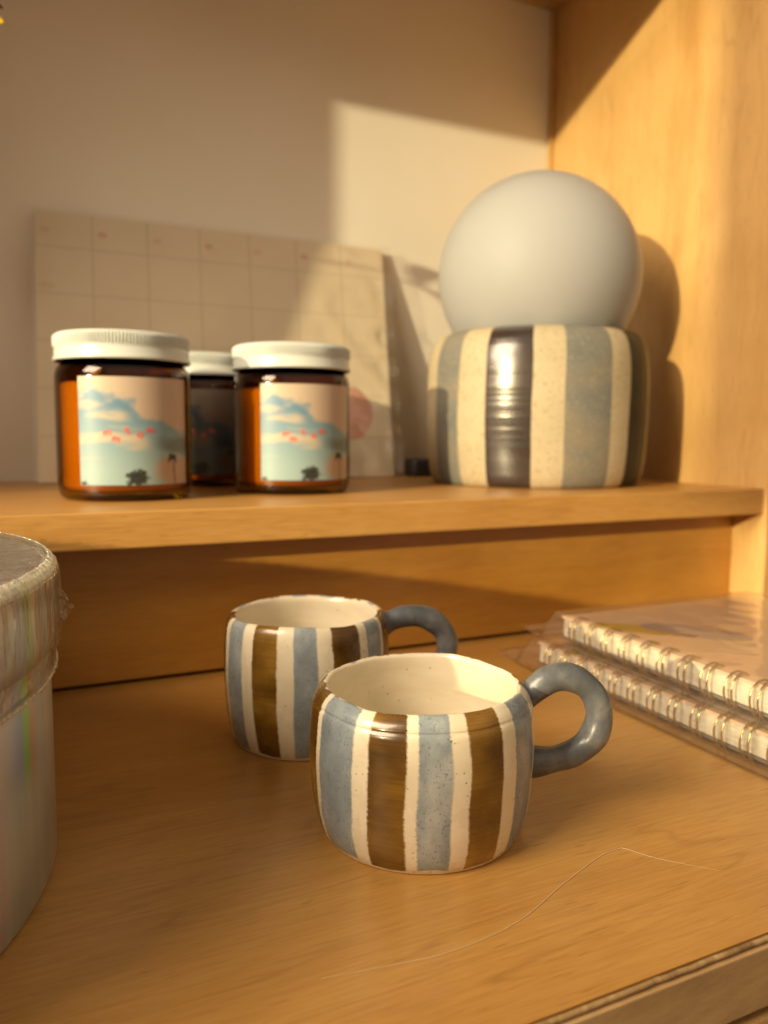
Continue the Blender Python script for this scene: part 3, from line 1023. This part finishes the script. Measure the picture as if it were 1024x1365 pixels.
# ------------------------------------------------------------------ round foil box with lid, in stretch wrap
def foil(name, streak=1.0, rough=0.30):
    t = NT(name)
    uv = t.uv()
    o = t.obj()
    s = t.sep(uv)
    n = t.noise(t.comb(t.math('MULTIPLY', s[0], 60.0), t.math('MULTIPLY', s[1], 1.2), 0.0), 1.0, 3, 0.6)
    base = t.ramp(n, [(0.25, (0.46, 0.43, 0.40)), (0.45, (0.44, 0.50, 0.42)), (0.55, (0.55, 0.51, 0.45)), (0.68, (0.55, 0.43, 0.44)), (0.8, (0.43, 0.48, 0.55))])
    # one fan of spectrum colours: the foil's rainbow reflection painted into its colour
    wv = t.noise(t.mapping(o, (40, 40, 9)), 1.0, 2)
    u = t.math('MULTIPLY_ADD', t.math('SUBTRACT', wv, 0.5), 0.006, s[0])
    spec = t.ramp(u, [(0.676, (0.45, 0.43, 0.40)), (0.681, (0.48, 0.40, 0.44)), (0.6845, (0.36, 0.38, 0.48)), (0.688, (0.31, 0.37, 0.46)), (0.6905, (0.26, 0.50, 0.16)), (0.6945, (0.30, 0.48, 0.12)), (0.698, (0.58, 0.32, 0.18)), (0.7025, (0.52, 0.36, 0.30)), (0.708, (0.45, 0.43, 0.40))])
    on = t.ramp(u, [(0.672, 0), (0.684, 0.95 * streak), (0.700, 0.95 * streak), (0.709, 0)])
    hz = t.sep(o)[2]
    on = t.math('MULTIPLY', on, t.ramp(t.math('MULTIPLY_ADD', t.math('SUBTRACT', wv, 0.5), 0.2, t.math('MULTIPLY', hz, 10.0)), [(0.33, 0.0), (0.42, 1.0)]))
    c = t.mix(on, base, spec)
    c = t.mix(1.0, c, (1.24, 1.38, 1.56), 'MULTIPLY')
    t.p(base=c, rough=rough, metal=0.35, coat=0.5, coat_rough=0.15, normal=t.bump(t.noise(o, 240, 3), 0.06, 0.0008))
    return t.m


def foil_top():
    t = NT('wrapped_foil_top')
    o = t.obj()
    n = t.noise(t.mapping(o, (14, 260, 60), (0, 0, 0), (0, 0, 0.35)), 1.0, 4, 0.65)
    c = t.ramp(n, [(0.3, (0.25, 0.24, 0.27)), (0.5, (0.38, 0.36, 0.38)), (0.66, (0.62, 0.58, 0.55))])
    t.p(base=c, rough=0.28, metal=0.4, coat=0.8, coat_rough=0.12, normal=t.bump(n, 0.7, 0.002))
    return t.m


def make_box():
    c = Vector((-0.1168, 0.2653, 0.0))
    root = empty('round_gift_box', c)
    root.scale = (1, 1, 0.972)
    tag(root, 'shiny iridescent silver round box with lid, tightly wrapped in clear plastic', 'box')
    R = 0.1245
    body = [(0.0, 0.0008), (R - 0.01, 0.0006), (R - 0.0012, 0.0), (R, 0.0012), (R, 0.075), (R - 0.001, 0.076), (0.0, 0.076)]
    P = [(r, z) for r, z in body]
    link('box_body', lathe(P, 160), foil('iridescent_foil'), root)
    RL = 0.1264

    def lidwarp(a, r, z, k):
        d = Vector((math.sin(a), math.cos(a), 0))
        amp = 0.0
        if r > 0.116:
            f = max(0, min(1, (z - 0.066) / 0.028))
            rid = mnoise.noise(Vector((a * 42, 0, z * 12)))
            rid2 = mnoise.noise(Vector((a * 95, 3, z * 20)))
            amp = (0.0007 * rid + 0.00045 * rid2) * (0.15 + f)
        return r + amp, z + (0.0006 * mnoise.noise(Vector((a * 60, 7, 0))) if z > 0.092 and r > 0.116 else 0)
    lid = [(0.0, 0.0770), (R + 0.0004, 0.0770), (R + 0.0006, 0.0700), (RL - 0.0006, 0.0690), (RL, 0.0696), (RL, 0.0740), (RL, 0.0780), (RL, 0.0820), (RL, 0.0860), (RL, 0.0895), (RL - 0.0003, 0.0915), (RL - 0.0014, 0.0930), (RL - 0.0036, 0.0937), (RL - 0.010, 0.0934), (0.06, 0.0932), (0.0, 0.0932)]
    link('box_lid', lathe(lid, 420, lambda k: 1 if k >= 12 else 0, lidwarp), [foil('iridescent_foil_lid', 0.75, 0.26), foil_top()], root)
    # shrink wrap: thin clear skin over lid and upper wall, hem at z=0.062
    def wwarp(a, r, z, k):
        return r + 0.0006 * mnoise.noise(Vector((a * 50, 1, z * 16))) + 0.0004, z
    wr = [(R + 0.0010, 0.0618), (R + 0.0012, 0.0660), (R + 0.0026, 0.0690), (R + 0.0030, 0.0760), (R + 0.0030, 0.0860), (R + 0.0027, 0.0915), (R + 0.0012, 0.0940), (R - 0.004, 0.0950), (0.05, 0.0948), (0.0, 0.0948)]
    film = clear('stretch_wrap', (0.96, 0.95, 0.92), None, 0.10, 1.45, haze=0.05, haze_col=(0.72, 0.68, 0.58), bump=(1.0, 0.9, (160, 160, 14)))
    link('stretch_wrap', lathe(wr, 420, None, wwarp), film, root)
    # frayed hem, a torn ragged bead with fine hairs, and a crimped bead round the top rim
    frayed = NT('frayed_plastic')
    fo = frayed.obj()
    frayed.p(base=frayed.ramp(frayed.noise(fo, 900, 2), [(0.35, (0.50, 0.38, 0.24)), (0.65, (0.86, 0.74, 0.56))]), rough=0.4)
    bm = bmesh.new()
    rnd = random.Random(3)
    pts = []
    for i in range(420):
        a = 2 * PI * i / 420
        r = R + 0.0016 + 0.00025 * mnoise.noise(Vector((a * 70, 0, 0)))
        z = 0.0617 + 0.0004 * mnoise.noise(Vector((math.sin(a) * 3, math.cos(a) * 3, 2)))
        pts.append(Vector((r * math.sin(a), -r * math.cos(a), z)))
    tube(pts, 0.00050, 6, bm, closed=True)
    for k in range(520):
        i = rnd.randrange(420)
        p = pts[i]
        d = Vector((p.x, p.y, 0)).normalized()
        tn = Vector((-d.y, d.x, 0))
        q = p + d * rnd.uniform(0.0001, 0.0007) + tn * rnd.uniform(-0.0012, 0.0012) + Vector((0, 0, rnd.uniform(-0.0012, 0.0012)))
        tube([p, (p + q) / 2 + d * 0.0002, q], 0.00011, 4, bm)
    # one loose curl
    i = 293
    p = pts[i]
    d = Vector((p.x, p.y, 0)).normalized()
    tn = Vector((-d.y, d.x, 0))
    tube(spline([p, p + d * .0006 + tn * .001 + Vector((0, 0, -.0008)), p + d * .0008 + tn * .0016 + Vector((0, 0, -.0024)), p + d * .0008 + tn * .0006 + Vector((0, 0, -.0033)), p + d * .0007 - tn * .0004 + Vector((0, 0, -.003))], 6), 0.00016, 5, bm)
    link('frayed_hem', bm, frayed.m, root)
    bm = bmesh.new()
    for k in range(760):
        a = 2 * PI * k / 760 + rnd.uniform(-.004, .004)
        l = rnd.uniform(0.0014, 0.0034)
        r0 = RL + 0.0012
        pts2 = []
        for s_ in range(5):
            f = s_ / 4
            r = r0 - (0.0030 * f if f > 0.3 else 0.0004)
            z = 0.0905 + 0.0046 * math.sin(f * PI / 2) + 0.0003
            aa = a + 0.006 * f * rnd.uniform(-1, 1)
            pts2.append(Vector((r * math.sin(aa), -r * math.cos(aa), z)))
        tube(pts2, 0.00022 * rnd.uniform(0.6, 1.4), 4, bm)
    link('crimped_rim', bm, clear('crimp_film', (0.95, 0.92, 0.86), None, 0.10, 1.6, haze=0.25, haze_col=(0.84, 0.80, 0.70), boost=1.6), root)
    # crumpled tuft of plastic on the right of the lid
    Mi = Matrix.Identity(4)
    bm = bmesh.new()
    base = Mi @ (Vector((0.0104, 0.2560, 0.0800)) - c)
    out = Mi @ Vector((0.93, -0.36, 0.0))
    side = Mi @ Vector((0.36, 0.93, 0.0))
    g = []
    for j in range(13):
        row = []
        for i in range(13):
            s_, t_ = i / 12, j / 12 - 0.5
            d = 0.0060 * s_ * (0.62 + 0.38 * (1 - 2 * abs(t_)) + 0.35 * mnoise.noise(Vector((t_ * 7, 1, 5))))
            z = t_ * 0.0125 * (1 - 0.25 * s_) - 0.0008 * s_
            sd = 0.0022 * mnoise.noise(Vector((s_ * 3.5, t_ * 5, 3))) * (0.3 + s_)
            row.append(bm.verts.new(base + out * (d - 0.002 + 0.0009 * mnoise.noise(Vector((s_ * 5, t_ * 6, 8)))) + side * sd * 1.6 + Vector((0, 0, z))))
        g.append(row)
    for j in range(12):
        for i in range(12):
            bm.faces.new((g[j][i], g[j][i + 1], g[j + 1][i + 1], g[j + 1][i]))
    link('wrap_tuft', bm, clear('tuft_film', (0.93, 0.90, 0.85), None, 0.10, 1.5, haze=0.22, haze_col=(0.75, 0.62, 0.45), boost=1.5, bump=(220, 0.9)), root, smooth=False)
    return root


make_box()


# ------------------------------------------------------------------ spiral notebooks in clear sleeves (spine runs along local Y, book extends to local +X)
def pages_mat():
    t = NT('page_edges')
    o = t.obj()
    n = t.noise(t.mapping(o, (40, 130, 700)), 1.0, 3, 0.7)
    v = t.noise(t.mapping(o, (1, 300, 8)), 1.0, 3, 0.6)
    c = t.ramp(n, [(0.3, (0.52, 0.48, 0.38)), (0.55, (0.72, 0.70, 0.60)), (0.75, (0.80, 0.78, 0.70))])
    c = t.mix(0.5, c, t.ramp(v, [(0.35, (0.80, 0.76, 0.66)), (0.65, (1.04, 1.04, 1.04))]), 'MULTIPLY')
    t.p(base=c, rough=0.65)
    return t.m


def cover_mat():
    t = NT('printed_cover')
    o = t.obj()
    s = t.sep(o)

    def blob(cx, cy, rx, ry, rot):
        ca, sa = math.cos(rot), math.sin(rot)
        dx, dy = t.math('SUBTRACT', s[0], cx), t.math('SUBTRACT', s[1], cy)
        x = t.math('ADD', t.math('MULTIPLY', dx, ca), t.math('MULTIPLY', dy, sa))
        y = t.math('SUBTRACT', t.math('MULTIPLY', dy, ca), t.math('MULTIPLY', dx, sa))
        d = t.math('ADD', t.math('POWER', t.math('DIVIDE', x, rx), 2), t.math('POWER', t.math('DIVIDE', y, ry), 2))
        return t.math('LESS_THAN', d, 1.0)
    n = t.noise(o, 30, 3)
    c = t.ramp(n, [(0.35, (0.76, 0.52, 0.36)), (0.6, (0.78, 0.58, 0.40))])
    c = t.mix(blob(0.020, 0.157, 0.028, 0.0085, -0.84), c, (0.62, 0.43, 0.015))
    c = t.mix(blob(0.0405, 0.143, 0.027, 0.0115, -1.0), c, (0.36, 0.32, 0.32))
    t.p(base=c, rough=0.35, coat=0.6, coat_rough=0.08)
    return t.m


M['pages'] = pages_mat()
M['cover'] = cover_mat()
M['back_cover'] = plain('grey_back_board', (0.16, 0.14, 0.12), 0.6)
M['gold'] = plain('gold_wire', (0.66, 0.50, 0.24), 0.2, 1.0)


def make_notebook(loc, rz, label):
    root = empty('spiral_notebook', loc, rz)
    tag(root, label, 'notebook', 'gold spiral notebooks in clear sleeves')
    Lh, W = 0.198, 0.142
    y0 = 0.0
    z0 = 0.0030
    link('back_cover', box_bm((0.0, y0, z0 - 0.0012), (W, y0 + Lh, z0), 0.0003), M['back_cover'], root, smooth=False)
    link('page_block', box_bm((0.0008, y0 + 0.001, z0 + 0.0002), (W - 0.001, y0 + Lh - 0.001, z0 + 0.0098), 0.0003), M['pages'], root, smooth=False)
    link('front_cover', box_bm((0.0, y0, z0 + 0.0100), (W, y0 + Lh, z0 + 0.0112), 0.0003), M['cover'], root, smooth=False)
    # twin-loop wires: each pair is one ring
    rnd = random.Random(11)
    k = 0
    y = y0 + 0.006
    zc = z0 + 0.0052
    while y < y0 + Lh - 0.004:
        bm = bmesh.new()
        for dy in (-0.0019, 0.0019):
            pts = []
            for i in range(25):
                a = math.radians(-152 + 304 * i / 24)
                # loop leaves through the holes 5 mm in and swings round the spine side
                pts.append(Vector((0.0020 - 0.0068 * math.cos(a) * 0.95, y + dy * (0.75 + 0.25 * math.cos(a)), zc + 0.0074 * math.sin(a))))
            tube(pts, 0.00048, 8, bm)
        link('wire_loop', bm, M['gold'], root)
        y += 0.0127
    # clear sleeve: a flattened bag with a loose flap past the far end
    bm = bmesh.new()
    nx, ny = 60, 90
    X0, X1, Y0, Y1 = -0.0095, W + 0.006, y0 - 0.008, y0 + Lh + 0.026
    top, bot = [], []
    for j in range(ny + 1):
        rt, rb = [], []
        for i in range(nx + 1):
            x = X0 + (X1 - X0) * (i / nx)
            yv = Y0 + (Y1 - Y0) * j / ny
            e1 = min(1.0, (x - X0) / 0.0050)
            e2 = min(1.0, (X1 - x) / 0.008)
            e3 = min(1.0, (yv - Y0) / 0.012)
            e4 = min(1.0, max(0.0, (y0 + Lh + 0.009 - yv) / 0.009))
            f = (max(0, e1) * max(0, e2)) ** 0.5 * max(0, e3) ** 0.6 * e4 ** 0.5
            hgt = 0.0158 * f
            wr = mnoise.noise(Vector((x * 40, yv * 30, 1))) * 0.0004 + mnoise.noise(Vector((x * 200, yv * 35, 6))) * 0.00012
            far = max(0, (yv - (y0 + Lh + 0.006)) / 0.02)
            lift = 0.0030 * far * (0.6 + 0.4 * math.sin(x * 50 + 2)) + far * 0.0009 * mnoise.noise(Vector((x * 140, yv * 120, 3)))
            edge = (i in (0, nx) or j in (0, ny))
            zt = 0.0012 + hgt + (0 if edge else abs(wr)) + lift
            rt.append(bm.verts.new((x, yv, zt)))
            rb.append(rt[-1] if edge else bm.verts.new((x, yv, 0.0005 + lift)))
        top.append(rt)
        bot.append(rb)
    for j in range(ny):
        for i in range(nx):
            bm.faces.new((top[j][i], top[j][i + 1], top[j + 1][i + 1], top[j + 1][i]))
            q = (bot[j][i], bot[j + 1][i], bot[j + 1][i + 1], bot[j][i + 1])
            if len(set(q)) == 4:
                try:
                    bm.faces.new(q)
                except ValueError:
                    pass
    link('plastic_sleeve', bm, M['sleeve_film'], root)
    return root


nb = make_notebook((0.2610, 0.152, 0.0006), 0.0, 'spiral notebook lying on the wooden board, under another notebook')
nb2 = copy_tree(nb)
nb2.location = (0.2640, 0.139, 0.0176)
nb2.rotation_euler = (0, 0, math.radians(-0.8))
nb2['label'] = 'spiral notebook lying on top of another one, nearer the cabinet side'

# ------------------------------------------------------------------ pale hair on the board
hp = [(0.0620, 0.1645), (0.0749, 0.1624), (0.0946, 0.1600), (0.1172, 0.1630), (0.1393, 0.1721), (0.1597, 0.1796), (0.1680, 0.1806), (0.1696, 0.1799), (0.1710, 0.1775), (0.1754, 0.1705), (0.1870, 0.1580)]
hs = spline([(x - 0.12, y - 0.165, 0.00022) for x, y in hp], 10)
bm = tube(hs, lambda t_: 0.00003 + 0.00007 * math.sin(PI * t_) ** 0.7, 6)
hair = link('loose_thread', bm, plain('pale_fibre', (0.74, 0.60, 0.38), 0.35), None, loc=(0.12, 0.165, 0.0))
tag(hair, 'fine pale thread lying in a long bent curve on the bare wood in front', 'thread')
# ------------------------------------------------------------------ flowering sprig reaching in at the top left
sprig = empty('flowering_plant', (-0.215, 0.575, ZS))
tag(sprig, 'green plant with a yellow flower, only its tips showing at the top left corner', 'plant')
so = sprig.location.copy()
vp = [(0.0, 0.001), (0.030, 0.0), (0.040, 0.012), (0.042, 0.045), (0.030, 0.085), (0.018, 0.105), (0.021, 0.118), (0.0185, 0.1185), (0.015, 0.105), (0.026, 0.08), (0.036, 0.045), (0.0, 0.006)]
link('vase', lathe([(v[0], v[1]) for v in spline(vp, 4)], 64), plain('white_vase_glaze', (0.72, 0.68, 0.6), 0.3), sprig)
stem_pts = spline([(0, 0, 0.02), (0.006, -0.002, 0.12), (0.05, -0.018, 0.195), (0.115, -0.048, 0.238), (0.158, -0.076, 0.250), (0.185, -0.096, 0.2534)], 8)
leafm = NT('leaf_green')
leafm.p(base=leafm.ramp(leafm.noise(leafm.obj(), 60, 3), [(0.3, (0.035, 0.065, 0.008)), (0.7, (0.085, 0.12, 0.018))]), rough=0.45)
link('stem', tube(stem_pts, lambda t_: 0.0016 - 0.0008 * t_, 8), leafm.m, sprig)


def leaf_bm(base, tip, wd, up=Vector((0, 0, 1)), bm=None):
    bm = bm or bmesh.new()
    base, tip = Vector(base), Vector(tip)
    ax = tip - base
    sd = ax.cross(up).normalized()
    nn = sd.cross(ax).normalized()
    n = 10
    rows = []
    for i in range(n + 1):
        f = i / n
        hw = wd * math.sin(PI * min(1, f * 0.96 + 0.02)) ** 0.8
        p = base + ax * f + nn * (0.10 * ax.length * math.sin(PI * f))
        rows.append([bm.verts.new(p + sd * hw * k + nn * abs(k) * hw * 0.35) for k in (-1, -0.5, 0, 0.5, 1)])
    for a, b in zip(rows, rows[1:]):
        for k in range(4):
            bm.faces.new((a[k], a[k + 1], b[k + 1], b[k]))
    return bm


for k, (fr, dv, wd) in enumerate(((0.99, (0.036, 0.007, 0.010), 0.008), (0.97, (0.014, -0.012, -0.012), 0.010), (0.62, (-0.004, 0.02, 0.032), 0.009), (0.55, (0.02, 0.030, 0.022), 0.010), (0.45, (-0.01, 0.03, 0.02), 0.010), (0.38, (0.0, -0.03, 0.024), 0.011))):
    b = stem_pts[int(fr * (len(stem_pts) - 1))]
    o_ = link('leaf', leaf_bm(b, b + Vector(dv), wd), leafm.m, sprig)
    so_ = o_.modifiers.new('thick', 'SOLIDIFY')
    so_.thickness = 0.0004
bm = bmesh.new()
fc = Vector((0.2085, -0.093, 0.2515))
for k in range(8):
    a = 2 * PI * k / 8
    leaf_bm(fc, fc + Vector((0.010 * math.cos(a), -0.004, 0.010 * math.sin(a))), 0.0028, Vector((0, -1, 0.1)), bm)
fl = link('flower', bm, plain('yellow_petal', (0.62, 0.40, 0.015), 0.5), sprig)
fl.modifiers.new('thick', 'SOLIDIFY').thickness = 0.0004
